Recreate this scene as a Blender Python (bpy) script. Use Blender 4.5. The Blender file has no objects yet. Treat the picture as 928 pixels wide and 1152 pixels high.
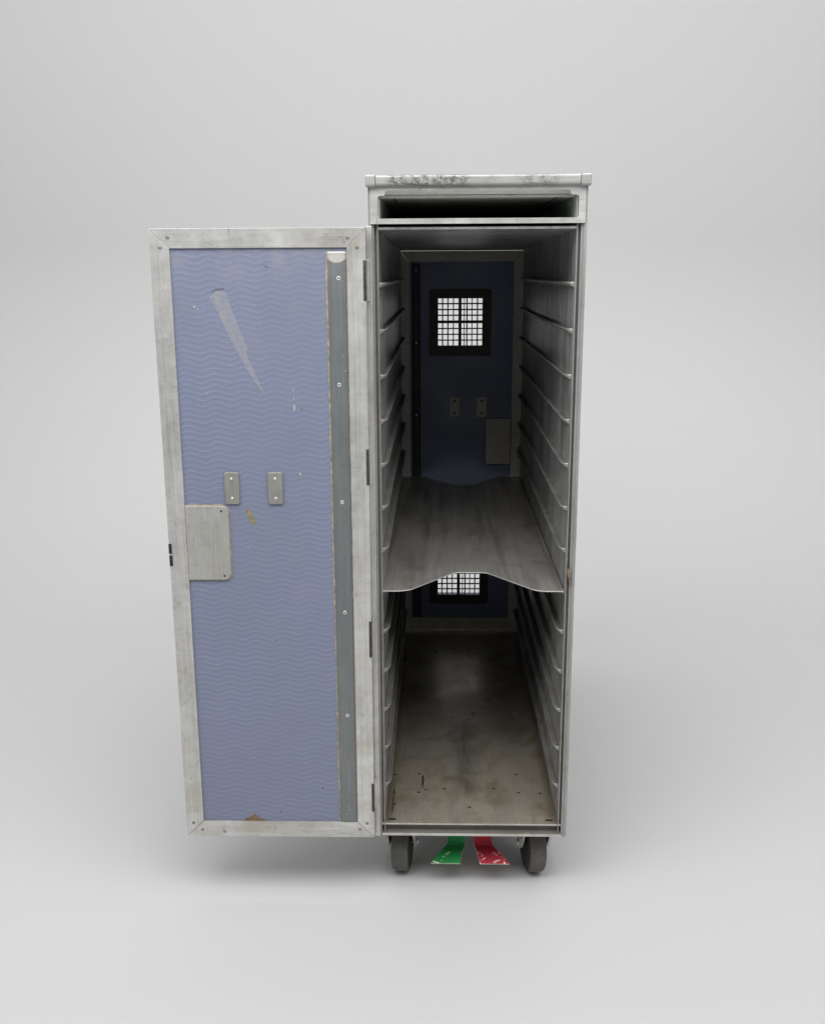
import bpy, bmesh, math, random
from mathutils import Vector, Matrix

S = bpy.context.scene
col = S.collection
random.seed(4)

# ------------------------------------------------------------------ camera
cam = bpy.data.cameras.new("camera")
cam.sensor_fit = 'VERTICAL'
cam.sensor_height = 24.0
cam.lens = 1119.4 / 1152 * 24.0
cam.clip_start = 0.02
cam.clip_end = 100
camo = bpy.data.objects.new("camera", cam)
col.objects.link(camo)
XX = Vector((0.99968148, 0.02472615, -0.00505485))
UU = Vector((-0.00091747, 0.23576363, 0.97181))
FW = Vector((-0.02522087, 0.97149582, -0.23571122))
M = Matrix((XX, UU, -FW)).transposed().to_4x4()
M.translation = Vector((-0.0543, -1.4271, 0.984))
camo.matrix_world = M
S.camera = camo

# ------------------------------------------------------------------ world and lamps
W = bpy.data.worlds.new("World")
S.world = W
W.use_nodes = True
W.node_tree.nodes["Background"].inputs[0].default_value = (1, 1, 1, 1)
W.node_tree.nodes["Background"].inputs[1].default_value = 0.265


def lamp(name, loc, target, sx, sy, power, c=(1, 1, 1)):
    d = bpy.data.lights.new(name, 'AREA')
    d.shape = 'RECTANGLE'
    d.size = sx
    d.size_y = sy
    d.energy = power
    d.color = c
    o = bpy.data.objects.new(name, d)
    col.objects.link(o)
    o.location = loc
    o.rotation_euler = (Vector(target) - Vector(loc)).to_track_quat('-Z', 'Y').to_euler()
    return o


lamp("overhead_softbox", (0.05, -0.80, 2.9), (0.0, 0.0, 0.5), 3.6, 1.9, 39)
lamp("front_softbox", (-0.18, -0.98, 2.0), (-0.12, 0.0, 1.0), 1.9, 0.9, 25)
bl = lamp("backdrop_softbox", (0.0, 0.95, 4.0), (0.0, 2.3, 0.9), 5.5, 0.9, 31)
bl.data.spread = math.radians(98)
lamp("side_softbox", (-2.5, -1.4, 2.6), (-0.15, 0.1, 1.0), 1.3, 1.6, 16)
lamp("side_softbox", (2.5, -1.4, 2.6), (-0.15, 0.1, 1.0), 1.3, 1.6, 16)

S.view_settings.view_transform = 'Standard'
S.view_settings.look = 'None'
S.view_settings.exposure = 0.0
S.view_settings.gamma = 1.0
S.render.engine = 'CYCLES'
S.cycles.use_denoising = True
S.cycles.use_adaptive_sampling = False
S.cycles.sample_clamp_indirect = 10.0
S.cycles.caustics_reflective = False
S.cycles.max_bounces = 10
S.cycles.diffuse_bounces = 6
S.cycles.glossy_bounces = 6


# ------------------------------------------------------------------ material helpers
class NT:
    def __init__(self, name):
        self.m = bpy.data.materials.new(name)
        self.m.use_nodes = True
        self.t = self.m.node_tree
        self.b = self.t.nodes["Principled BSDF"]
        self.tc = self.t.nodes.new("ShaderNodeTexCoord")
        sep = self.t.nodes.new("ShaderNodeSeparateXYZ")
        self.t.links.new(self.tc.outputs["Object"], sep.inputs[0])
        self.x, self.y, self.z = sep.outputs

    def link(self, a, b):
        if hasattr(a, 'is_output'):
            self.t.links.new(a, b)
        else:
            b.default_value = a

    def math(self, op, a, b=0.0, c=None, clamp=False):
        n = self.t.nodes.new("ShaderNodeMath")
        n.operation = op
        n.use_clamp = clamp
        self.link(a, n.inputs[0])
        self.link(b, n.inputs[1])
        if c is not None:
            self.link(c, n.inputs[2])
        return n.outputs[0]

    def noise(self, scale=(1, 1, 1), detail=4, rough=0.6, dist=0.0, off=(0, 0, 0)):
        mp = self.t.nodes.new("ShaderNodeMapping")
        mp.inputs["Scale"].default_value = scale
        mp.inputs["Location"].default_value = off
        self.t.links.new(self.tc.outputs["Object"], mp.inputs[0])
        n = self.t.nodes.new("ShaderNodeTexNoise")
        n.inputs["Scale"].default_value = 1
        n.inputs["Detail"].default_value = detail
        n.inputs["Roughness"].default_value = rough
        n.inputs["Distortion"].default_value = dist
        self.t.links.new(mp.outputs[0], n.inputs["Vector"])
        return n.outputs["Fac"]

    def step(self, f, a, b, lo=0.0, hi=1.0):
        n = self.t.nodes.new("ShaderNodeMapRange")
        n.interpolation_type = 'SMOOTHSTEP'
        self.link(f, n.inputs[0])
        n.inputs[1].default_value = a
        n.inputs[2].default_value = b
        n.inputs[3].default_value = lo
        n.inputs[4].default_value = hi
        return n.outputs[0]

    def mix(self, f, a, b, mode='MIX'):
        n = self.t.nodes.new("ShaderNodeMix")
        n.data_type = 'RGBA'
        n.blend_type = mode
        self.link(f, n.inputs[0])
        for v, i in ((a, 6), (b, 7)):
            if isinstance(v, tuple) and len(v) == 3:
                v = (*v, 1)
            self.link(v, n.inputs[i])
        return n.outputs[2]

    def bump(self, h, strength=0.2, dist=0.001):
        n = self.t.nodes.new("ShaderNodeBump")
        n.inputs["Strength"].default_value = strength
        n.inputs["Distance"].default_value = dist
        self.link(h, n.inputs["Height"])
        self.t.links.new(n.outputs[0], self.b.inputs["Normal"])

    def out(self, color=None, rough=None, metal=None):
        for v, k in ((color, "Base Color"), (rough, "Roughness"), (metal, "Metallic")):
            if v is None:
                continue
            if isinstance(v, tuple) and len(v) == 3:
                v = (*v, 1)
            self.link(v, self.b.inputs[k])
        return self.m


def worn_metal(name, base, dark, warm, rough=0.42, metal=0.45, grain=(60, 60, 900), marks=0.6, blotch=0.5, speck=None, smear=(24, 24, 6), horiz=False):
    """dull aluminium: faint brushed grain, cloudy smudges, warm grime, a few short scuffs"""
    n = NT(name)
    D = (lambda t: (t[2], t[1], t[0])) if horiz else (lambda t: t)      # which way the bar runs
    g = n.noise(grain, 3, 0.6)
    c = n.mix(n.step(g, 0.3, 0.7, 0.0, 0.45), base, tuple(v * 0.72 for v in base))
    b1 = n.noise(D(smear), 7, 0.68, 0.5)
    c = n.mix(n.step(b1, 0.42, 0.78, 0.0, blotch), c, dark)
    b2 = n.noise((11, 11, 8), 6, 0.66, 0.8, (3, 1, 7))
    c = n.mix(n.step(b2, 0.48, 0.8, 0.0, blotch), c, warm)
    b3 = n.noise((70, 70, 95), 5, 0.7, 0.6, (9, 4, 2))
    c = n.mix(n.math('MULTIPLY', n.step(b3, 0.5, 0.74), n.step(b1, 0.4, 0.6, 0.1, 0.5)), c, tuple(v * 0.8 for v in dark))
    low = n.math('MULTIPLY', n.step(n.z, 0.75, 0.12, 0, 0.6), n.step(n.noise((16, 16, 22), 5, 0.65, 0.5, (4, 4, 4)), 0.35, 0.7))
    c = n.mix(low, c, warm)
    g2 = n.noise(D((420, 420, 5)), 4, 0.6, 0.15, (6, 6, 6))
    c = n.mix(n.step(g2, 0.48, 0.72, 0.0, 0.4), c, dark)
    g3 = n.noise(D((900, 900, 8)), 2, 0.5, 0.1, (1, 6, 3))
    c = n.mix(n.step(g3, 0.62, 0.70, 0.0, 0.3), c, tuple(min(0.85, v * 1.2) for v in base))
    # short scuffs: soft smears across, darker nicks here and there
    s1 = n.noise(D((30, 30, 230)), 4, 0.62, 0.9, (5, 2, 1))
    c = n.mix(n.step(s1, 0.62, 0.78, 0.0, marks), c, tuple(v * 0.55 for v in dark))
    s2 = n.noise(D((260, 260, 20)), 4, 0.62, 0.6, (1, 9, 1))
    c = n.mix(n.step(s2, 0.64, 0.8, 0.0, marks), c, tuple(v * 0.6 for v in dark))
    s3 = n.noise((110, 110, 110), 3, 0.6, 0.3, (2, 2, 8))
    c = n.mix(n.step(s3, 0.70, 0.78, 0.0, marks), c, tuple(v * 0.4 for v in warm))
    if speck:
        v = n.noise((520, 520, 520), 3, 0.75)
        v2 = n.noise((120, 120, 160), 4, 0.7, 0.4)
        band = n.math('MAXIMUM', n.step(n.math('ABSOLUTE', n.math('ADD', n.x, 0.068)), 0.045, 0.062, 1, 0),
                      n.step(n.math('ABSOLUTE', n.math('SUBTRACT', n.x, 0.082)), 0.012, 0.04, 0.7, 0))
        f = n.math('MULTIPLY', n.math('MULTIPLY', n.step(v, 0.38, 0.54), n.step(v2, 0.40, 0.55)), n.math('MULTIPLY', band, speck))
        c = n.mix(f, c, (0.075, 0.066, 0.05))
    r = n.step(n.noise((22, 22, 22), 4, 0.6), 0.3, 0.7, rough - 0.07, rough + 0.1)
    n.bump(n.math('ADD', g, n.math('MULTIPLY', b3, 0.6)), 0.10, 0.0006)
    return n.out(c, r, metal)


MAT = {}
MAT['frame'] = worn_metal("brushed_aluminium_frame", (0.71, 0.705, 0.685), (0.34, 0.335, 0.32), (0.43, 0.39, 0.30), rough=0.36, metal=0.6, grain=(45, 45, 60), marks=0.8)
MAT['frame_across'] = worn_metal("brushed_aluminium_crossbar", (0.71, 0.705, 0.685), (0.34, 0.335, 0.32), (0.43, 0.39, 0.30), rough=0.36, metal=0.6, grain=(45, 45, 60), marks=0.8, horiz=True)
MAT['shell'] = worn_metal("brushed_aluminium_shell", (0.43, 0.43, 0.415), (0.25, 0.25, 0.24), (0.32, 0.29, 0.25))
MAT['bar'] = worn_metal("corroded_aluminium_bar", (0.46, 0.46, 0.445), (0.27, 0.27, 0.25), (0.45, 0.42, 0.36), speck=0.85, horiz=True)
MAT['liner'] = worn_metal("liner_aluminium", (0.6, 0.6, 0.59), (0.12, 0.125, 0.13), (0.22, 0.195, 0.15), 0.36, 0.45, (60, 900, 60), 0.7, 0.9, None, (14, 26, 4))
MAT['rail'] = worn_metal("rail_aluminium", (0.45, 0.45, 0.435), (0.22, 0.22, 0.215), (0.27, 0.24, 0.19), 0.44, 0.4, (60, 60, 600), 0.5, 0.7)
MAT['plate'] = worn_metal("latch_plate_metal", (0.5, 0.495, 0.47), (0.3, 0.3, 0.28), (0.36, 0.34, 0.28), 0.45, 0.4, (500, 60, 60), 0.3)
MAT['tab'] = worn_metal("tab_metal", (0.36, 0.355, 0.33), (0.2, 0.2, 0.19), (0.25, 0.23, 0.19), 0.45, 0.4, (900, 60, 60), 0.3)
MAT['strip'] = worn_metal("blue_grey_strip", (0.205, 0.222, 0.228), (0.135, 0.147, 0.15), (0.2, 0.2, 0.185), 0.38, 0.35, (700, 60, 25), 0.15, 0.6)
MAT['slot'] = worn_metal("slot_aluminium", (0.74, 0.74, 0.71), (0.5, 0.5, 0.47), (0.55, 0.52, 0.44), 0.5, 0.1)
MAT['cap'] = worn_metal("corner_cap_aluminium", (0.44, 0.44, 0.425), (0.3, 0.3, 0.28), (0.4, 0.37, 0.3), smear=(40, 40, 40))
MAT['sill'] = worn_metal("grimy_shaded_sill", (0.25, 0.245, 0.225), (0.12, 0.118, 0.105), (0.19, 0.165, 0.12), 0.5, 0.3, (20, 700, 700), 0.7, 0.6)  # grimy tone, also darkened to deepen the shade under the liner edge
MAT['rearframe'] = worn_metal("grimy_rear_frame", (0.74, 0.71, 0.64), (0.5, 0.475, 0.42), (0.5, 0.42, 0.3), 0.6, 0.1)


def floor_mat():
    n = NT("grimy_steel_floor")
    g = n.noise((700, 30, 30), 3, 0.6)
    c = n.mix(n.step(g, 0.3, 0.7, 0, 0.5), (0.42, 0.385, 0.31), (0.29, 0.262, 0.21))
    c = n.mix(n.step(n.noise((16, 12, 9), 6, 0.65, 0.6), 0.42, 0.75, 0, 0.75), c, (0.20, 0.145, 0.08))
    c = n.mix(n.step(n.noise((26, 10, 9), 5, 0.65, 0.4, (4, 2, 2)), 0.5, 0.8, 0, 0.6), c, (0.24, 0.245, 0.26))
    # dark drag stain down the middle
    wob = n.math('MULTIPLY', n.math('SUBTRACT', n.noise((1, 10, 1), 2), 0.5), 0.02)
    d = n.math('ABSOLUTE', n.math('ADD', n.math('ADD', n.x, 0.004), wob))
    along = n.math('MULTIPLY', n.step(n.y, 0.07, 0.12, 0, 1), n.step(n.y, 0.3, 0.46, 1, 0))
    f = n.math('MAXIMUM', n.step(d, 0.0005, 0.0045, 0.7, 0), n.step(d, 0.0, 0.032, 0.5, 0))
    f = n.math('MULTIPLY', f, along)
    f = n.math('MULTIPLY', f, n.step(n.noise((90, 14, 1), 4), 0.3, 0.6, 0.45, 1))
    c = n.mix(f, c, (0.055, 0.057, 0.065))
    c = n.mix(n.step(n.noise((260, 14, 1), 4, 0.65), 0.55, 0.75, 0, 0.45), c, (0.2, 0.185, 0.15))
    # darker brown along the side edges
    e = n.math('ABSOLUTE', n.x)
    c = n.mix(n.math('MULTIPLY', n.step(e, 0.118, 0.136), 0.6), c, (0.16, 0.12, 0.075))
    n.bump(g, 0.1, 0.0005)
    return n.out(c, n.step(n.noise((18, 14, 9), 4), 0.3, 0.7, 0.26, 0.42), 0.4)


MAT['floor'] = floor_mat()


def shelf_mat():
    n = NT("brushed_steel_shelf")
    g = n.noise((620, 4, 18), 4, 0.6)
    c = n.mix(n.step(g, 0.3, 0.7, 0, 0.5), (0.58, 0.555, 0.505), (0.32, 0.31, 0.285))
    c = n.mix(n.step(n.noise((60, 2.5, 9), 4, 0.6, 0.3, (8, 2, 3)), 0.45, 0.7, 0, 0.6), c, (0.2, 0.195, 0.185))
    c = n.mix(n.step(n.noise((12, 9, 9), 5, 0.6, 0.5), 0.45, 0.75, 0, 0.6), c, (0.25, 0.225, 0.185))
    c = n.mix(n.step(n.noise((40, 6, 9), 3, 0.6, 0.2, (3, 3, 3)), 0.5, 0.8, 0, 0.5), c, (0.2, 0.205, 0.21))
    n.bump(g, 0.12, 0.0005)
    return n.out(c, n.step(n.noise((20, 10, 9), 3), 0.3, 0.7, 0.33, 0.46), 0.65)


MAT['shelf'] = shelf_mat()


def wave_mat(name="blue_wave_laminate", scuff=0.0, dim=1.0):
    n = NT(name)
    wx = n.math('MULTIPLY', n.math('ADD', n.x, 0.3475 - 0.0418 / 4 * 5), 2 * math.pi / 0.0418)
    s = n.math('ADD', n.math('SINE', wx), n.math('MULTIPLY', n.math('SINE', n.math('MULTIPLY', wx, 2.0)), 0.10))
    amp = n.math('ADD', n.math('MULTIPLY', n.noise((16, 1, 60), 1, 0.5), 0.0036), 0.0007)
    v = n.math('SUBTRACT', n.z, n.math('MULTIPLY', s, amp))
    v = n.math('ADD', v, n.math('MULTIPLY', n.noise((14, 1, 40), 3), 0.003))
    st = n.math('FRACT', n.math('DIVIDE', v, 0.0082))
    a, b, l = (0.200, 0.217, 0.325), (0.175, 0.202, 0.278), (0.245, 0.290, 0.390)
    c = n.mix(n.math('MULTIPLY', n.step(st, 0.05, 0.5), n.step(st, 0.60, 0.85, 1, 0)), a, b)
    line = n.math('MULTIPLY', n.step(st, 0.62, 0.78), n.step(st, 0.78, 0.94, 1, 0))
    line = n.math('MULTIPLY', line, n.step(n.noise((28, 1, 50), 4), 0.3, 0.65, 0.3, 0.9))
    c = n.mix(line, c, l)
    c = n.mix(n.step(n.noise((6, 5, 4), 4, 0.6), 0.4, 0.7, 0, 0.5), c, (0.180, 0.202, 0.268))
    c = n.mix(n.step(n.noise((8, 8, 9), 4, 0.6, 0.3, (7, 7, 3)), 0.5, 0.75, 0, 0.35), c, (0.212, 0.217, 0.340))
    c = n.mix(n.step(n.noise((45, 45, 14), 5, 0.7, 0.5, (3, 1, 1)), 0.52, 0.8, 0, 0.4), c, (0.235, 0.232, 0.265))
    c = n.mix(n.step(n.noise((190, 190, 150), 3, 0.6, 0, (7, 1, 3)), 0.66, 0.78, 0, 0.6), c, (0.36, 0.36, 0.39))
    c = n.mix(n.step(n.noise((50, 50, 330), 3, 0.6, 0.5, (1, 4, 3)), 0.68, 0.8, 0, 0.6), c, (0.13, 0.13, 0.18))
    # handling grime along the top and the stiles
    c = n.mix(n.math('MULTIPLY', n.step(n.noise((30, 30, 30), 5, 0.7), 0.45, 0.7), n.step(n.z, 0.93, 1.02, 0, 0.55)), c, (0.27, 0.265, 0.29))
    if scuff:
        f = n.step(n.noise((110, 90, 50), 6, 0.72, 1.2), 0.3, 0.65, scuff * 0.45, min(1, scuff * 1.45))
        c = n.mix(f, c, (0.31, 0.31, 0.315))
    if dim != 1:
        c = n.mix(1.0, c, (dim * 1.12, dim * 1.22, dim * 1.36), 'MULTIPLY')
    return n.out(c, n.step(n.noise((12, 12, 12), 4), 0.3, 0.7, 0.36, 0.5), 0.0)


MAT['wave'] = wave_mat()
MAT['rearwave'] = wave_mat('shaded_wave_laminate', 0.0, 0.85)  # same laminate as the front door, recoloured bluer for its look in shade
MAT['scuff'] = wave_mat('scuffed_wave_laminate', 0.48)


def plain(name, c, rough=0.6, metal=0.0, var=0.25, scale=60, bump=0.0):
    n = NT(name)
    f = n.noise((scale,) * 3, 5, 0.65)
    cc = n.mix(n.step(f, 0.3, 0.7, 0, 1), tuple(v * (1 - var) for v in c), tuple(min(1, v * (1 + var)) for v in c))
    if bump:
        n.bump(f, bump, 0.001)
    return n.out(cc, rough, metal)


MAT['rubber'] = plain("worn_grey_rubber", (0.092, 0.086, 0.076), 0.75, 0, 0.18, 60, 0.15)
MAT['tyre_side'] = plain("black_rubber_side", (0.022, 0.021, 0.02), 0.7)
MAT['fork'] = plain("dull_steel_fork", (0.5, 0.49, 0.46), 0.45, 0.3, 0.4, 80)
MAT['black'] = plain("black_painted_metal", (0.028, 0.028, 0.026), 0.5, 0.2, 0.3, 90)
MAT['darkmetal'] = plain("dark_hinge_metal", (0.07, 0.063, 0.052), 0.55, 0.5, 0.4, 150)
MAT['seal'] = plain("tan_sealant", (0.33, 0.275, 0.20), 0.7, 0, 0.35, 120)
MAT['hole'] = plain("dark_screw_head", (0.035, 0.03, 0.024), 0.6, 0.3, 0.3, 200)
MAT['screw'] = plain("dull_screw_head", (0.26, 0.235, 0.2), 0.5, 0.5, 0.35, 300)
MAT['bright'] = plain("bright_rivet", (0.72, 0.72, 0.70), 0.4, 0.4, 0.15, 300)
MAT['smear'] = plain("dark_smear", (0.12, 0.12, 0.135), 0.6, 0, 0.4, 300)
MAT['darkstrip'] = plain("near_black_strip", (0.035, 0.037, 0.036), 0.55, 0.1, 0.3, 60)
MAT['chip'] = plain("pale_chip", (0.4, 0.375, 0.335), 0.6)
MAT['brown'] = plain("brown_gouge", (0.19, 0.125, 0.075), 0.7, 0, 0.45, 260)
MAT['olive'] = plain("olive_gouge", (0.235, 0.205, 0.105), 0.7, 0, 0.35, 260)
MAT['greenseal'] = plain("green_tinted_liner", (0.42, 0.47, 0.42), 0.5, 0.2, 0.2, 40)


def pedal_mat(name, c):
    n = NT(name)
    cc = n.mix(n.step(n.noise((30, 30, 30), 4), 0.3, 0.7, 0, 0.6), c, tuple(v * 0.6 for v in c))
    w = n.math('MULTIPLY', n.step(n.noise((75, 75, 120), 4, 0.65, 0.8, (2.2, 0, 1)), 0.585, 0.615), n.step(n.z, 0.049, 0.055, 1, 0))
    cc = n.mix(w, cc, (0.6, 0.57, 0.46))
    n.b.inputs['Specular IOR Level'].default_value = 0.3
    return n.out(cc, 0.6, 0.0)


MAT['green'] = pedal_mat("green_pedal_paint", (0.010, 0.20, 0.045))
MAT['red'] = pedal_mat("red_pedal_paint", (0.37, 0.020, 0.038))
MAT['edge'] = plain("bare_pedal_edge", (0.62, 0.6, 0.5), 0.5, 0.2, 0.25, 200)


def backdrop_mat():
    n = NT("studio_paper")
    f = n.noise((1.3, 1.3, 1.3), 4, 0.5)
    c = n.mix(f, (0.575, 0.575, 0.577), (0.595, 0.595, 0.597))
    return n.out(c, 0.85, 0.0)


MAT['backdrop'] = backdrop_mat()


# ------------------------------------------------------------------ mesh helpers
def quadbox(bm, x0, x1, y0, y1, z0, z1, mi=0):
    v = [bm.verts.new(p) for p in ((x0, y0, z0), (x1, y0, z0), (x1, y1, z0), (x0, y1, z0),
                                   (x0, y0, z1), (x1, y0, z1), (x1, y1, z1), (x0, y1, z1))]
    for f in ((0, 3, 2, 1), (4, 5, 6, 7), (0, 1, 5, 4), (1, 2, 6, 5), (2, 3, 7, 6), (3, 0, 4, 7)):
        bm.faces.new([v[i] for i in f]).material_index = mi


def prism(bm, pts, a, b, plane, mi=0):
    """polygon pts (2-D) swept from a to b along the axis left out of plane"""
    def P(p, t):
        return {'xz': (p[0], t, p[1]), 'xy': (p[0], p[1], t), 'yz': (t, p[0], p[1])}[plane]
    lo = [bm.verts.new(P(p, a)) for p in pts]
    hi = [bm.verts.new(P(p, b)) for p in pts]
    n = len(pts)
    fs = [bm.faces.new(lo), bm.faces.new(hi)]
    for i in range(n):
        fs.append(bm.faces.new((lo[i], lo[(i + 1) % n], hi[(i + 1) % n], hi[i])))
    for f in fs:
        f.material_index = mi


def fillet(pts, rad, seg=5):
    """round each corner of a closed 2-D polygon; rad is a number or one per corner"""
    out = []
    n = len(pts)
    for i in range(n):
        r = rad[i] if isinstance(rad, (list, tuple)) else rad
        p = Vector(pts[i])
        a = Vector(pts[i - 1]) - p
        b = Vector(pts[(i + 1) % n]) - p
        if r <= 0:
            out.append(tuple(p))
            continue
        d = min(r, a.length * 0.48, b.length * 0.48)
        s, e = p + a.normalized() * d, p + b.normalized() * d
        for k in range(seg + 1):
            t = k / seg
            out.append(tuple(s * (1 - t) ** 2 + p * 2 * t * (1 - t) + e * t * t))
    return out


def rect(x0, x1, z0, z1):
    return [(x0, z0), (x1, z0), (x1, z1), (x0, z1)]


def lathe(bm, prof, c, axis='x', seg=40, mis=None):
    """prof: list of (offset along axis, radius)"""
    rings = []
    for o, r in prof:
        ring = []
        for k in range(seg):
            a = 2 * math.pi * k / seg
            u, w = r * math.cos(a), r * math.sin(a)
            p = {'x': (o, u, w), 'y': (u, o, w), 'z': (u, w, o)}[axis]
            ring.append(bm.verts.new(Vector(p) + Vector(c)))
        rings.append(ring)
    for j in range(len(rings) - 1):
        for k in range(seg):
            f = bm.faces.new((rings[j][k], rings[j][(k + 1) % seg], rings[j + 1][(k + 1) % seg], rings[j + 1][k]))
            f.smooth = True
            if mis:
                f.material_index = mis[j]
    bm.faces.new(rings[0]).material_index = mis[0] if mis else 0
    bm.faces.new(rings[-1]).material_index = mis[-1] if mis else 0


def make(name, bm, mats, parent=None, bevel=0.0, smooth=False, loc=None, label=None):
    bmesh.ops.recalc_face_normals(bm, faces=bm.faces)
    me = bpy.data.meshes.new(name)
    bm.to_mesh(me)
    bm.free()
    for m in (mats if isinstance(mats, (list, tuple)) else [mats]):
        me.materials.append(m)
    o = bpy.data.objects.new(name, me)
    col.objects.link(o)
    if smooth:
        for p in me.polygons:
            p.use_smooth = True
    if parent:
        o.parent = parent
        if parent.type == 'EMPTY':
            o.location = -parent.location
    if loc:
        o.location = Vector(o.location) + Vector(loc)
    if bevel:
        md = o.modifiers.new("bevel", 'BEVEL')
        md.width = bevel
        md.segments = 2
        md.limit_method = 'ANGLE'
        md.angle_limit = math.radians(40)
    if label:
        o['label'] = label
    return o


def B():
    return bmesh.new()


# ------------------------------------------------------------------ the setting: a seamless paper sweep
bm = B()
prof = [(-5.0, 0.0), (0.4, 0.0), (1.0, 0.0)]
R0, YS = 1.1, 1.25
for k in range(0, 25):
    a = math.radians(90 * k / 24)
    prof.append((YS + R0 * math.sin(a), R0 - R0 * math.cos(a)))
prof += [(YS + R0, 2.2), (YS + R0, 4.0)]
rows = [[bm.verts.new((x, y, z)) for x in (-4.5, -1.5, 1.5, 4.5)] for y, z in prof]
for a, b in zip(rows, rows[1:]):
    for i in range(3):
        bm.faces.new((a[i], a[i + 1], b[i + 1], b[i]))
o = make("studio_backdrop", bm, MAT['backdrop'], smooth=True)
o['kind'] = 'structure'
o['label'] = 'seamless pale grey paper floor curving up into the wall behind'

# ------------------------------------------------------------------ the trolley
T = bpy.data.objects.new("catering_trolley", None)
col.objects.link(T)
T.location = (0, 0.44, 0)
T.empty_display_size = 0.2
T['label'] = 'tall narrow worn aluminium catering trolley on casters with its blue front door swung open'
T['category'] = 'trolley'

DB = 0.875      # depth of the body
# side walls with their pressed tray rails
RAILZ = [0.5106 + (7 - i) * 0.065 for i in range(13)]


def rail_mesh():
    bm = B()
    y0, y1, L, P = 0.017, 0.866, 0.020, 0.0090
    ys = [y0 + L * t for t in (0, .08, .2, .4, .6, .8, 1)] + [0.2, 0.45, 0.7] + [y1 - L * t for t in (1, .8, .6, .4, .2, .08, 0)]
    rings = []
    for y in ys:
        t = min(1, min(y - y0, y1 - y) / L)
        p = P * math.sqrt(max(0, 1 - (1 - t) ** 2)) + 0.0004
        zf = 1.0
        sec = [(-0.0005, -0.0060), (p * 0.55, -0.0042), (p * 0.88, -0.0022), (p, -0.0002), (p, 0.0022),
               (p * 0.88, 0.0022), (p * 0.80, 0.0004), (p * 0.45, -0.0012), (-0.0005, -0.0012)]
        rings.append([bm.verts.new((d, y, z)) for d, z in sec])
    n = len(rings[0])
    for a, b in zip(rings, rings[1:]):
        for i in range(n):
            f = bm.faces.new((a[i], a[(i + 1) % n], b[(i + 1) % n], b[i]))
            f.smooth = True
    bm.faces.new(rings[0])
    bm.faces.new(rings[-1])
    return bm


def side_wall(s):
    bm = B()
    prism(bm, [(s * x, y) for x, y in ((.1372, .004), (.1389, .004), (.1389, .014), (.1425, .014), (.1425, .003), (.1462, .003), (.1462, 0), (.1505, 0),
                                       (.1505, DB), (.1372, DB))], 0.104, 1.096, 'xy')
    # liner faces take the darker inner metal
    bmesh.ops.recalc_face_normals(bm, faces=bm.faces)
    for f in bm.faces:
        c = f.calc_center_median()
        if abs(c.x) < 0.1375 and abs(f.normal.x) > 0.9:
            f.material_index = 1
    w = make("side_wall", bm, [MAT['shell'], MAT['liner']], T, 0.0007)
    bm = rail_mesh()
    for v in bm.verts:
        v.co.x = s * (0.1372 - v.co.x)
    first = make("tray_rail", bm, MAT['rail'], w, loc=(0, 0, RAILZ[0]))
    for z in RAILZ[1:]:
        r = first.copy()
        col.objects.link(r)
        r.parent = w
        r.location = (0, 0, z)
    return w


for s in (-1, 1):
    w = side_wall(s)
    if s == 1:      # rusty nick in the right flange
        bm = B()
        prism(bm, fillet([(0.1385, 0.543), (0.1402, 0.553), (0.1425, 0.548), (0.1438, 0.528), (0.1428, 0.520), (0.1415, 0.535)], 0.003, 3),
              -0.0007, 0.004, 'xz')
        make("dent", bm, MAT['brown'], w)

# base with its front sill
bm = B()
prism(bm, [(0, .104), (0, .1088), (.013, .1088), (.013, .1205), (.005, .1205), (.005, .1232), (.0065, .1232), (.0065, .1222), (DB, .1222), (DB, .104)],
      -0.1424, 0.1424, 'yz')
quadbox(bm, -0.1495, 0.1495, DB + 0.002, DB + 0.012, 0.1045, 0.130)
bmesh.ops.recalc_face_normals(bm, faces=bm.faces)
for f in bm.faces:
    c = f.calc_center_median()
    if (0.1087 < c.z < 0.1089 and c.y < 0.02) or abs(c.y - 0.013) < 1e-4:
        f.material_index = 1
base = make("base", bm, [MAT['frame_across'], MAT['sill']], T, 0.0004)
bm = B()
quadbox(bm, -0.1366, 0.1366, 0.0072, 0.0335, 0.1224, 0.1242)
quadbox(bm, -0.1366, 0.1366, 0.0340, DB - 0.001, 0.1224, 0.1246)
fl = make("floor_panel", bm, MAT['floor'], T, 0.0003)
for x, y in [(-.0862, .163), (-.0858, .1), (-.0421, .1127), (.0413, .114), (.0826, .1013), (.0829, .164), (-.0015, .0526),
             (-.128, .0995), (-.1283, .1608), (.119, .099), (-.1255, .060)]:
    bm = B()
    r = 0.0024
    lathe(bm, [(0.1240, r * 1.15), (0.1249, r), (0.1252, r * 0.5)], (x, y, 0), 'z', 14)
    make("screw", bm, MAT['hole'], fl)
for x in (-.1271, .1249):
    bm = B()
    prism(bm, fillet(rect(x - 0.006, x + 0.006, 0.0125, 0.0175), 0.002, 3), 0.1236, 0.1246, 'xy')
    make("drain_slot", bm, MAT['hole'], fl)
bm = B()      # dark gouge in the floor
prism(bm, fillet([(-.0795, .113), (-.078, .128), (-.0775, .150), (-.0785, .163), (-.081, .150), (-.081, .128)], 0.002, 3), 0.1244, 0.1248, 'xy')
prism(bm, fillet([(-.0785, .110), (-.074, .1115), (-.069, .104), (-.073, .107)], 0.002, 3), 0.1244, 0.1248, 'xy')
prism(bm, [(-.1285, .035), (-.1268, .035), (-.1272, .10), (-.1276, .135), (-.1284, .10)], 0.1244, 0.1248, 'xy')
make("gouge", bm, MAT['hole'], fl)

# ceiling of the compartment
bm = B()
prism(bm, [(.004, 1.0394), (DB, 1.0292), (DB, 1.0320), (.004, 1.0428)], -0.1370, 0.1370, 'yz')
make("ceiling_panel", bm, MAT['liner'], T, 0.0005)

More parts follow.
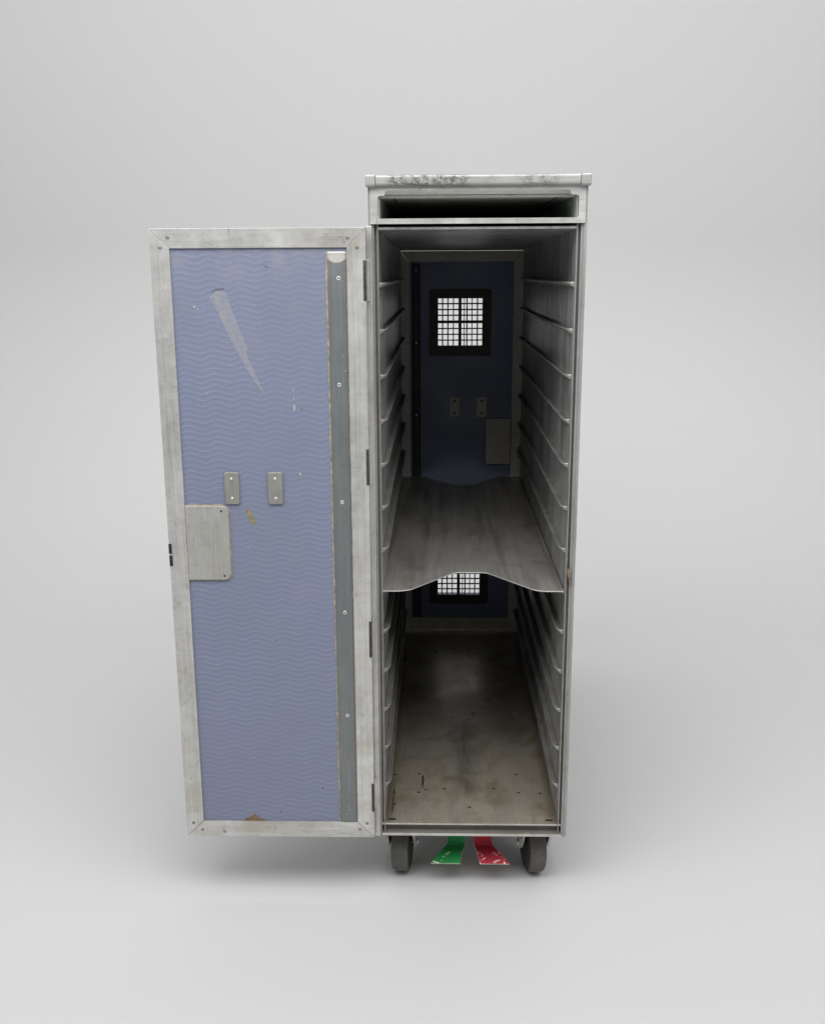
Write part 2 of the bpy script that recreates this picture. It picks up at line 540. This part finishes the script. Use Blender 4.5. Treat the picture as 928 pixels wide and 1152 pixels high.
# header with the tray slot
bm = B()
hole = fillet([(-.137, 1.0538), (.1377, 1.0538), (.1377, 1.0838), (.127, 1.0838), (.1262, 1.0908), (-.1262, 1.0908), (-.127, 1.0838), (-.137, 1.0838)],
              [.004, .004, .004, .003, .003, .003, .003, .004], 4)
outer = [(-.1474, 1.0466), (.1474, 1.0466), (.1474, 1.0965), (-.1474, 1.0965)]


def plate_with_hole(bm, outer, hole, y0, y1, mi=0):
    """outer and hole: closed loops in x,z; bridged by angle"""
    vs = {}
    for y in (y0, y1):
        o = [bm.verts.new((x, y, z)) for x, z in outer]
        h = [bm.verts.new((x, y, z)) for x, z in hole]
        eo = [bm.edges.new((o[i], o[(i + 1) % len(o)])) for i in range(len(o))]
        eh = [bm.edges.new((h[i], h[(i + 1) % len(h)])) for i in range(len(h))]
        r = bmesh.ops.triangle_fill(bm, use_beauty=True, edges=eo + eh)
        for g in r['geom']:
            if isinstance(g, bmesh.types.BMFace):
                g.material_index = mi
        vs[y] = (o, h)
    for k in (0, 1):
        a, b = vs[y0][k], vs[y1][k]
        for i in range(len(a)):
            bm.faces.new((a[i], a[(i + 1) % len(a)], b[(i + 1) % len(b)], b[i])).material_index = mi


plate_with_hole(bm, outer, hole, -0.0025, -0.0002)
hd = make("header", bm, MAT['frame_across'], T)
bm = B()
quadbox(bm, -.1366, .1366, .0006, .80, 1.0505, 1.0532)      # floor of the slot
quadbox(bm, -.1366, .1366, .80, .803, 1.0505, 1.094)        # back
quadbox(bm, -.1366, -.1356, .0006, .80, 1.0534, 1.0938)
quadbox(bm, .1358, .1368, .0006, .80, 1.0534, 1.0938, 1)
quadbox(bm, -.1354, .1354, .021, .80, 1.0835, 1.0845)       # ceiling
quadbox(bm, -.1354, .1354, .0195, .0208, 1.0822, 1.0858)    # bright lip
prism(bm, [(.0004, 1.0920), (.0192, 1.0862), (.0192, 1.0935), (.0004, 1.0935)], -.1354, .1354, 'yz')
quadbox(bm, .112, .1130, .03, .30, 1.0825, 1.0834, 2)       # seams of the slot ceiling
quadbox(bm, -.116, -.1150, .03, .30, 1.0825, 1.0834, 2)
make("tray_slot", bm, [MAT['slot'], MAT['greenseal'], MAT['hole']], hd, 0.0003)

# roof and front bumper bar
bm = B()
quadbox(bm, -.1500, .1500, .0015, DB + 0.01, 1.0968, 1.1075)
make("roof_panel", bm, MAT['shell'], T, 0.002)
bm = B()
prism(bm, fillet([(-.0105, 1.0962), (.0012, 1.0962), (.0012, 1.1105), (-.0105, 1.1105)], [.004, 0, 0, .0036], 5), -.1388, .1388, 'yz')
bar = make("bumper_bar", bm, MAT['bar'], T)
for s in (-1, 1):
    bm = B()
    prism(bm, fillet([(-.0118, 1.0950), (.0013, 1.0950), (.0013, 1.1115), (-.0118, 1.1115)], [.004, 0, 0, .0036], 5), s * .1394, s * .1528, 'yz')
    make("corner_cap", bm, MAT['cap'], bar, 0.001)


# ------------------------------------------------------------------ doors
def bar_frame(bm, X0, X1, Z0, Z1, x0, x1, z0, z1, y0, y1, g=0.0004, gt=0.0003):
    prism(bm, [(X0, Z0 + g), (x0, z0 + g), (x0, z1 - gt), (X0, Z1 - gt)], y0, y1, 'xz')
    prism(bm, [(X1, Z0 + g), (X1, Z1 - gt), (x1, z1 - gt), (x1, z0 + g)], y0, y1, 'xz')
    prism(bm, [(X0 + gt, Z1), (x0 + gt, z1), (x1 - gt, z1), (X1 - gt, Z1)], y0, y1, 'xz', 1)
    prism(bm, [(X0 + g, Z0), (X1 - g, Z0), (x1 - g, z0), (x0 + g, z0)], y0, y1, 'xz', 1)


def head(name, x, z, y, r, mat, parent, ring=None):
    bm = B()
    if ring:
        lathe(bm, [(y, r), (y - 0.0010, r * 0.9), (y - 0.0011, r * 0.5), (y - 0.0005, r * 0.42)], (x, 0, z), 'y', 14, [0, 0, 1])
        make(name, bm, [mat, ring], parent)
    else:
        lathe(bm, [(y, r), (y - 0.0006, r * 0.92), (y - 0.0009, r * 0.5)], (x, 0, z), 'y', 14)
        make(name, bm, mat, parent)


def lumpy_strip(bm, x, w, z0, z1, y, n=120, seed=0):
    """a hand-run bead of sealant"""
    rnd = random.Random(seed)
    prev = None
    for k in range(n + 1):
        z = z0 + (z1 - z0) * k / n
        hw = w * (0.6 + 0.8 * rnd.random() ** 2)
        if rnd.random() < 0.05:
            hw *= 1.6
        cx = x + (rnd.random() - 0.5) * w * 0.35
        cur = [bm.verts.new(p) for p in ((cx - hw, y, z), (cx - hw * 0.5, y - 0.0009, z), (cx + hw * 0.5, y - 0.0009, z), (cx + hw, y, z))]
        if prev:
            for i in range(3):
                bm.faces.new((prev[i], prev[i + 1], cur[i + 1], cur[i])).smooth = True
        prev = cur


# front door, swung right round beside the body: inner face to the front
YD = -0.025
bm = B()
bar_frame(bm, -.4492, -.1530, .1160, 1.0415, -.4224, -.1787, .1418, 1.0153, YD, -0.002)
door = make("door", bm, [MAT['frame'], MAT['frame_across']], T, 0.00025, label="open front door with a blue wave-patterned inside")
bm = B()
quadbox(bm, -.4480, -.1540, -0.0190, -0.0025, .1175, 1.0400)
make("door_core", bm, MAT['darkmetal'], door)
bm = B()
YP = -0.0222
quadbox(bm, -.4228, -.1783, YP, -0.0195, .1414, 1.0157)
mk = [
    # tapering bare scuff, chips and gouges lying on the laminate
    (1, [(-.3718, .9490), (-.3610, .9580), (-.3480, .9575), (-.3400, .9300), (-.3290, .9010), (-.3205, .8790), (-.3225, .8700), (-.3105, .8420),
         (-.3000, .8165), (-.2985, .8120), (-.3040, .8190), (-.3230, .8490), (-.3330, .8690), (-.3460, .8950), (-.3600, .9280)], .003),
    (3, [(-.3335, .6440), (-.3300, .6500), (-.3265, .6440), (-.3200, .6290), (-.3225, .6230), (-.3262, .6245), (-.3300, .6340)], .002),
    (2, [(-.2590, .8230), (-.2574, .8220), (-.2572, .8170), (-.2588, .8185)], .001),
    (2, [(-.2582, .8130), (-.2572, .8125), (-.2574, .8040), (-.2582, .8060)], .0005),
    (2, [(-.2588, .8000), (-.2568, .7995), (-.2566, .7930), (-.2580, .7900), (-.2592, .7950)], .001),
    (5, [(-.2480, .7960), (-.2470, .7965), (-.2465, .7925), (-.2474, .7920)], .0003),
    (2, [(-.3945, .9370), (-.3920, .9385), (-.3905, .9360), (-.3925, .9345)], .001),
    (2, [(-.3890, .9340), (-.3870, .9350), (-.3868, .9320)], .0),
    (2, [(-.2545, .7010), (-.2520, .7020), (-.2500, .6990), (-.2525, .6970)], .001),
    (4, [(-.3620, .1416), (-.3540, .1470), (-.3480, .1480), (-.3440, .1530), (-.3400, .1535), (-.3365, .1490), (-.3300, .1455), (-.3230, .1416)], .002),
    (4, [(-.2330, .2020), (-.2310, .2000), (-.2330, .1950), (-.2342, .1990)], .0),
    (4, [(-.3020, .1590), (-.3000, .1595), (-.2995, .1570), (-.3015, .1570)], .0),
    (5, [(-.3690, .9575), (-.3600, .9612), (-.3500, .9622), (-.3495, .9603), (-.3600, .9590)], .0005),
    (5, [(-.2930, .9920), (-.2890, .9910), (-.2870, .9890), (-.2915, .9900)], .0),
]
for mi, pts, r in mk:
    prism(bm, fillet(pts, r, 2) if r else pts, YP - 0.0003, YP + 0.0005, 'xz', mi)
make("door_panel", bm, [MAT['wave'], MAT['scuff'], MAT['chip'], MAT['olive'], MAT['brown'], MAT['smear']], door)

# blue grey edge strip with a domed section and a sloped top end
bm = B()
xa, xb = -.2066, -.1796
sec = [(0, 0), (.10, -.0016), (.22, -.0024), (.36, -.0025), (.5, -.0026), (.64, -.0025), (.78, -.0024), (.90, -.0016), (1, 0)]
st = [(1.0100, 0.05), (1.0085, 0.35), (1.0015, 1.0)] + [(1.0 - i * .0858, 1.0) for i in range(1, 10)] + [(.1425, 1.0)]
rings = [[bm.verts.new((xa + (xb - xa) * u, YP - 0.0002 + d * k, z - (0.0065 * (1 - (2 * u - 1) ** 2) if i == 2 else 0))) for u, d in sec] for i, (z, k) in enumerate(st)]
for i, (a, b) in enumerate(zip(rings, rings[1:])):
    for j in range(8):
        f = bm.faces.new((a[j], a[j + 1], b[j + 1], b[j]))
        f.smooth = i > 1
        if i < 2:
            f.material_index = 1
strip = make("edge_strip", bm, [MAT['strip'], MAT['plate']], door)
bm = B()
lumpy_strip(bm, -.2071, .0014, .1425, 1.006, YP - 0.0001, 150, 3)
lumpy_strip(bm, -.1791, .0009, .1425, 1.006, YP - 0.0001, 150, 5)
make("sealant_bead", bm, MAT['seal'], door)
for x, z in ((-.1906, .9744), (-.1928, .8280), (-.1925, .6581), (-.1922, .4894), (-.1916, .3230)):
    head("rivet", x, z, YP - 0.0020, .0030, MAT['bright'], door, MAT['screw'])
for x, z in ((-.1850, .9700), (-.1870, .8680), (-.1835, .8470), (-.1890, .7640), (-.2005, .1890), (-.1935, .1690), (-.1910, .1640), (-.1950, .1560)):
    bm = B()      # pale nicks on the strip
    w = random.uniform(.0012, .0028)
    prism(bm, [(x - w, z), (x, z + .0009), (x + w, z + .0003), (x, z - .0004)], YP - 0.0029, YP - 0.002, 'xz')
    make("nick", bm, MAT['chip'], strip)

# latch cover, two tabs, latch bolt, corner screws
bm = B()
prism(bm, fillet(rect(-.4222, -.3588, .5398, .6530), [0, .012, .012, 0], 6), YP - 0.0035, YP + 0.001, 'xz')
lc = make("latch_cover", bm, MAT['plate'], door, 0.0012)
for x, z in ((-.3690, .6450), (-.3690, .5465)):
    head("screw", x, z, YP - 0.0034, .0016, MAT['hole'], door)
bm = B()      # sealant round the latch cover
prism(bm, fillet(rect(-.4222, -.3574, .5384, .6546), [0, .013, .013, 0], 6), YP - 0.0006, YP + 0.001, 'xz')
prism(bm, [(-.4228, .5480), (-.4216, .5480), (-.4212, .6), (-.4216, .64), (-.4228, .64)], YP - 0.0040, YP - 0.0006, 'xz')
make("sealant_bead", bm, MAT['seal'], door)
for x0 in (-.3630, -.2996):
    bm = B()
    prism(bm, fillet(rect(x0, x0 + .0218, .6549, .7024), .004, 4), YP - 0.0030, YP + 0.001, 'xz')
    tb = make("mounting_tab", bm, MAT['tab'], door, 0.001)
    for z in (.6930, .6640):
        head("rivet", x0 + .0109, z, YP - 0.0028, .0021, MAT['bright'], door)
bm = B()
quadbox(bm, -.4498, -.4450, YD - 0.0006, YD + 0.006, .5800, .5952)
quadbox(bm, -.4496, -.4446, YD - 0.0006, YD + 0.006, .5612, .5775)
make("latch_bolt", bm, MAT['black'], door, 0.0004)
for x, z in ((-.4235, 1.0300), (-.4350, 1.0170), (-.1772, 1.0285), (-.1645, 1.0155),
             (-.4385, .1390), (-.4250, .1270), (-.1758, .1300), (-.1645, .1405), (-.3900, .1240)):
    head("screw", x, z, YD, .0026, MAT['screw'], door)
# hinges down the edge between door and body
for za, zb in ((.944, .998), (.6836, .7358), (.4188, .4755), (.1611, .2088)):
    bm = B()
    lathe(bm, [(za, .0021), (zb, .0021)], (-.1547, YD + 0.0007, 0), 'z', 12, [1])  # dark barrel stands in for the shaded slot at the hinge
    quadbox(bm, -.1528, -.1490, -0.0120, -0.003, za - .001, zb + .001)
    make("hinge", bm, [MAT['frame'], MAT['darkmetal']], T, 0.0004)
bm = B()
quadbox(bm, -.1526, -.1452, -0.0055, -0.0004, .1060, 1.0440)
make("hinge_leaf", bm, MAT['frame'], T, 0.0006)

# rear door, shut, seen from inside
YR = DB + 0.002
bm = B()
bar_frame(bm, -.1410, .1400, .1305, 1.0268, -.1185, .1168, .1590, 1.0038, YR, YR + 0.022, 0.0002)
rd = make("rear_door", bm, [MAT['rearframe'], MAT['rearframe']], T, 0.0002, label="closed rear door in shade with two grille windows")
YQ = YR + 0.004
WX0, WX1 = -.0535, .0470
wins = ((.8165, .9224), (.2180, .3239))
bm = B()
xs = [-.1187, WX0, WX1, .1170]
zs = [.1588, wins[1][0], wins[1][1], wins[0][0], wins[0][1], 1.0040]
for i in range(3):
    for j in range(5):
        if i == 1 and j in (1, 3):
            continue
        quadbox(bm, xs[i], xs[i + 1], YQ, YQ + .015, zs[j], zs[j + 1])
bmesh.ops.remove_doubles(bm, verts=bm.verts, dist=1e-6)
seen = {}
for f in list(bm.faces):
    k = tuple(sorted(v.index for v in f.verts))
    seen.setdefault(tuple(round(c, 6) for c in f.calc_center_median()), []).append(f)
bmesh.ops.delete(bm, geom=[f for fs in seen.values() if len(fs) > 1 for f in fs], context='FACES_ONLY')
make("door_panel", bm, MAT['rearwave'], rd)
# plate added to stop light over the rear door, painted near black as shade
bm = B()
quadbox(bm, -.1500, .1500, DB + .0015, DB + .010, 1.0274, 1.0964)
make("rear_leak_plate", bm, MAT['hole'], T)
cols = ((290, 313), (321, 346), (354, 380), (387, 414), (433, 447), (452, 462), (470, 494), (500, 526), (534, 560))
rws = ((360, 388), (397, 424), (433, 459), (468, 495), (513, 541), (549, 577), (585, 613), (621, 650))
for z0, z1 in wins:
    bm = B()
    plate_with_hole(bm, fillet(rect(-.0740, .0672, z0 - .0233, z1 + .0208), .008, 4), fillet(rect(WX0, WX1, z0, z1), .001, 2), YQ - .003, YQ - .0002)
    wf = make("window_frame", bm, MAT['black'], rd)
    for x, z in ((-.045, z1 + .0105), (.040, z1 + .0115), (-.066, z0 + .012), (.059, z0 + .011), (-.044, z0 - .013), (.038, z0 - .012), (.0585, z1 - .01)):
        head("screw", x, z, YQ - .003, .0022, MAT['darkmetal'], rd)
    bm = B()
    xf = lambda v: WX0 + (v - 290) * (WX1 - WX0) / 270
    zf = lambda v: z1 - (v - 360) * (z1 - z0) / 290
    for a, b in zip(cols, cols[1:]):
        quadbox(bm, xf(a[1]), xf(b[0]), YQ + .0040, YQ + .0058, z0 - .001, z1 + .001)
    for a, b in zip(rws, rws[1:]):
        quadbox(bm, WX0 - .001, WX1 + .001, YQ + .0060, YQ + .0078, zf(b[0]), zf(a[1]))
    make("window_grille", bm, MAT['black'], rd, label="black wire window grille crossed by thicker bars")
bm = B()
rings = [[bm.verts.new((-.1135 + .0195 * u, YQ - .0002 + d, z)) for u, d in sec] for z in (.1600, 1.0000)]
for j in range(8):
    bm.faces.new((rings[0][j], rings[0][j + 1], rings[1][j + 1], rings[1][j])).smooth = True
make("edge_strip", bm, MAT['darkstrip'], rd)
for z in (.985, .8230, .6570, .489):
    head("rivet", -.1035, z, YQ - .0022, .0026, MAT['bright'], rd)
bm = B()
prism(bm, fillet(rect(.0570, .1150, .5410, .6486), [.007, 0, 0, .007], 5), YQ - .0035, YQ - .0003, 'xz')
make("latch_cover", bm, MAT['rearframe'], rd, 0.001)
bm = B()
prism(bm, fillet(rect(.0553, .1160, .5390, .6506), [.009, 0, 0, .009], 5), YQ - .0008, YQ - .0001, 'xz')
make("sealant_bead", bm, MAT['hole'], rd)
for x0 in (-.0266, .0362):
    bm = B()
    prism(bm, fillet(rect(x0, x0 + .0226, .6527, .6982), .005, 4), YQ - .003, YQ - .0003, 'xz')
    make("mounting_tab", bm, MAT['rearframe'], rd, 0.0008)
    for z in (.6900, .6610):
        head("screw", x0 + .0113, z, YQ - .0028, .0028, MAT['hole'], rd)
bm = B()
quadbox(bm, .1345, .1366, YR - .006, YR - .0005, .5560, .5850)
make("latch_bolt", bm, MAT['black'], rd)


# ------------------------------------------------------------------ casters
def caster(x, y, rot):
    R, hw = .0490, .0146
    piv = Matrix.Translation((x, y, 0)) @ Matrix.Rotation(rot, 4, 'Z')

    def fin(bm):
        bmesh.ops.transform(bm, matrix=piv, verts=bm.verts)
        return bm
    bm = B()
    quadbox(bm, -.030, .030, -.034, .034, .1000, .1036)
    lathe(bm, [(.092, .019), (.0998, .021)], (0, 0.0, 0), 'z', 24)
    for s in (-1, 1):
        a, b = s * .0203, s * .0236
        prism(bm, fillet([(-.036, .0935), (-.033, .078), (-.012, .043), (.011, .043), (.022, .075), (.026, .0935)], [.003, .01, .009, .009, .01, .003], 4), a, b, 'yz')
        quadbox(bm, min(a, s * .012), max(b, s * .012), -.026, .026, .0910, .0934)
    cs = make("caster", fin(bm), MAT['fork'], T, 0.0006)
    bm = B()
    prof = [(-hw * .96, .012), (-hw * .96, .030), (-hw, .034), (-hw, R * .83), (-hw * .93, R * .92), (-hw * .78, R * .975), (-hw * .5, R),
            (hw * .5, R), (hw * .78, R * .975), (hw * .93, R * .92), (hw, R * .83), (hw, .034), (hw * .96, .030), (hw * .96, .012)]
    lathe(bm, prof, (0, 0, R), 'x', 56, [1, 1, 1, 1, 0, 0, 0, 0, 0, 1, 1, 1, 1])
    make("wheel", fin(bm), [MAT['rubber'], MAT['tyre_side']], cs)
    bm = B()
    lathe(bm, [(-.0275, .0035), (-.0265, .0048), (-.0233, .0048), (-.0231, .003), (.0231, .003), (.0233, .0048), (.0265, .0048), (.0275, .0035)], (0, 0, R), 'x', 12)
    make("axle_bolt", fin(bm), MAT['fork'], cs)


caster(-.1125, .075, math.radians(-5))
caster(.1055, .075, math.radians(8))
caster(-.112, .80, math.radians(3))
caster(.112, .80, math.radians(-4))


# ------------------------------------------------------------------ brake pedals
def pedal(s, mat, label, dx):
    bm = B()
    # centre line (y, z), left and right x of the strip for the left-hand pedal
    secs = [(.130, .1005, -.0140, .0140), (.060, .0995, -.0142, .0142), (.045, .0960, -.0143, .0143), (.0425, .0900, -.0143, .0143), (.0500, .0660, -.0148, .0140), (.0505, .0605, -.0158, .0138),
            (.0480, .0572, -.0180, .0128), (.0390, .0527, -.0265, .0098), (.0285, .0482, -.0350, .0070), (.0195, .0442, -.0424, .0053), (.0175, .0431, -.0434, .0050)]
    th = .0022
    rings = []
    for i, (y, z, l, r) in enumerate(secs):
        a = Vector(secs[max(0, i - 1)][:2])
        b = Vector(secs[min(len(secs) - 1, i + 1)][:2])
        d = (b - a).normalized()
        nrm = Vector((d.y, -d.x)) * th       # towards the back and underside
        if nrm.y > 0:
            nrm = -nrm
        q = []
        for (x, t) in ((l, 0), (r, 0), (r, 1), (l, 1)):
            q.append(bm.verts.new((dx + (x if s < 0 else -x), y + nrm.x * t, z + nrm.y * t)))
        rings.append(q)
    for a, b in zip(rings, rings[1:]):
        for i in range(4):
            f = bm.faces.new((a[i], a[(i + 1) % 4], b[(i + 1) % 4], b[i]))
            f.material_index = 1 if i in (1, 3) and min(v.co.z for v in f.verts) < .06 else 0
    bm.faces.new(rings[0])
    bm.faces.new(rings[-1]).material_index = 1
    make("brake_pedal", bm, [mat, MAT['edge']], T, 0.0004, label=label)


pedal(-1, MAT['green'], "green brake pedal with chipped paint", -.0220)
pedal(1, MAT['red'], "red brake pedal with chipped paint", .0200)

# ------------------------------------------------------------------ loose shelf lying on the rails
bm = B()
F, K = .0045, .864
half = .1352
pts = [(-.1380, F), (-.100, F), (-.0270, F + .0955), (.0230, F + .0955), (.0960, F), (half, F),
       (half, K), (.088, K), (.0210, K - .098), (-.0210, K - .098), (-.088, K), (-.1380, K)]
rad = [.002, .018, .007, .007, .018, .002, .002, .02, .02, .02, .02, .002]
prism(bm, fillet(pts, rad, 7), .51285, .51435, 'xy')
bmesh.ops.recalc_face_normals(bm, faces=bm.faces)
for f in bm.faces:
    if abs(f.normal.z) < 0.5:
        f.material_index = 1       # paler material puts the highlight on the cut edge
c = Vector((0, .43, .5128))
bmesh.ops.translate(bm, verts=bm.verts, vec=-c)
sh = make("shelf", bm, [MAT['shelf'], MAT['bright']], None, 0.0003, loc=c)
sh['label'] = 'loose dark steel shelf sheet with a notched edge lying across the trolley rails'
sh['category'] = 'shelf'
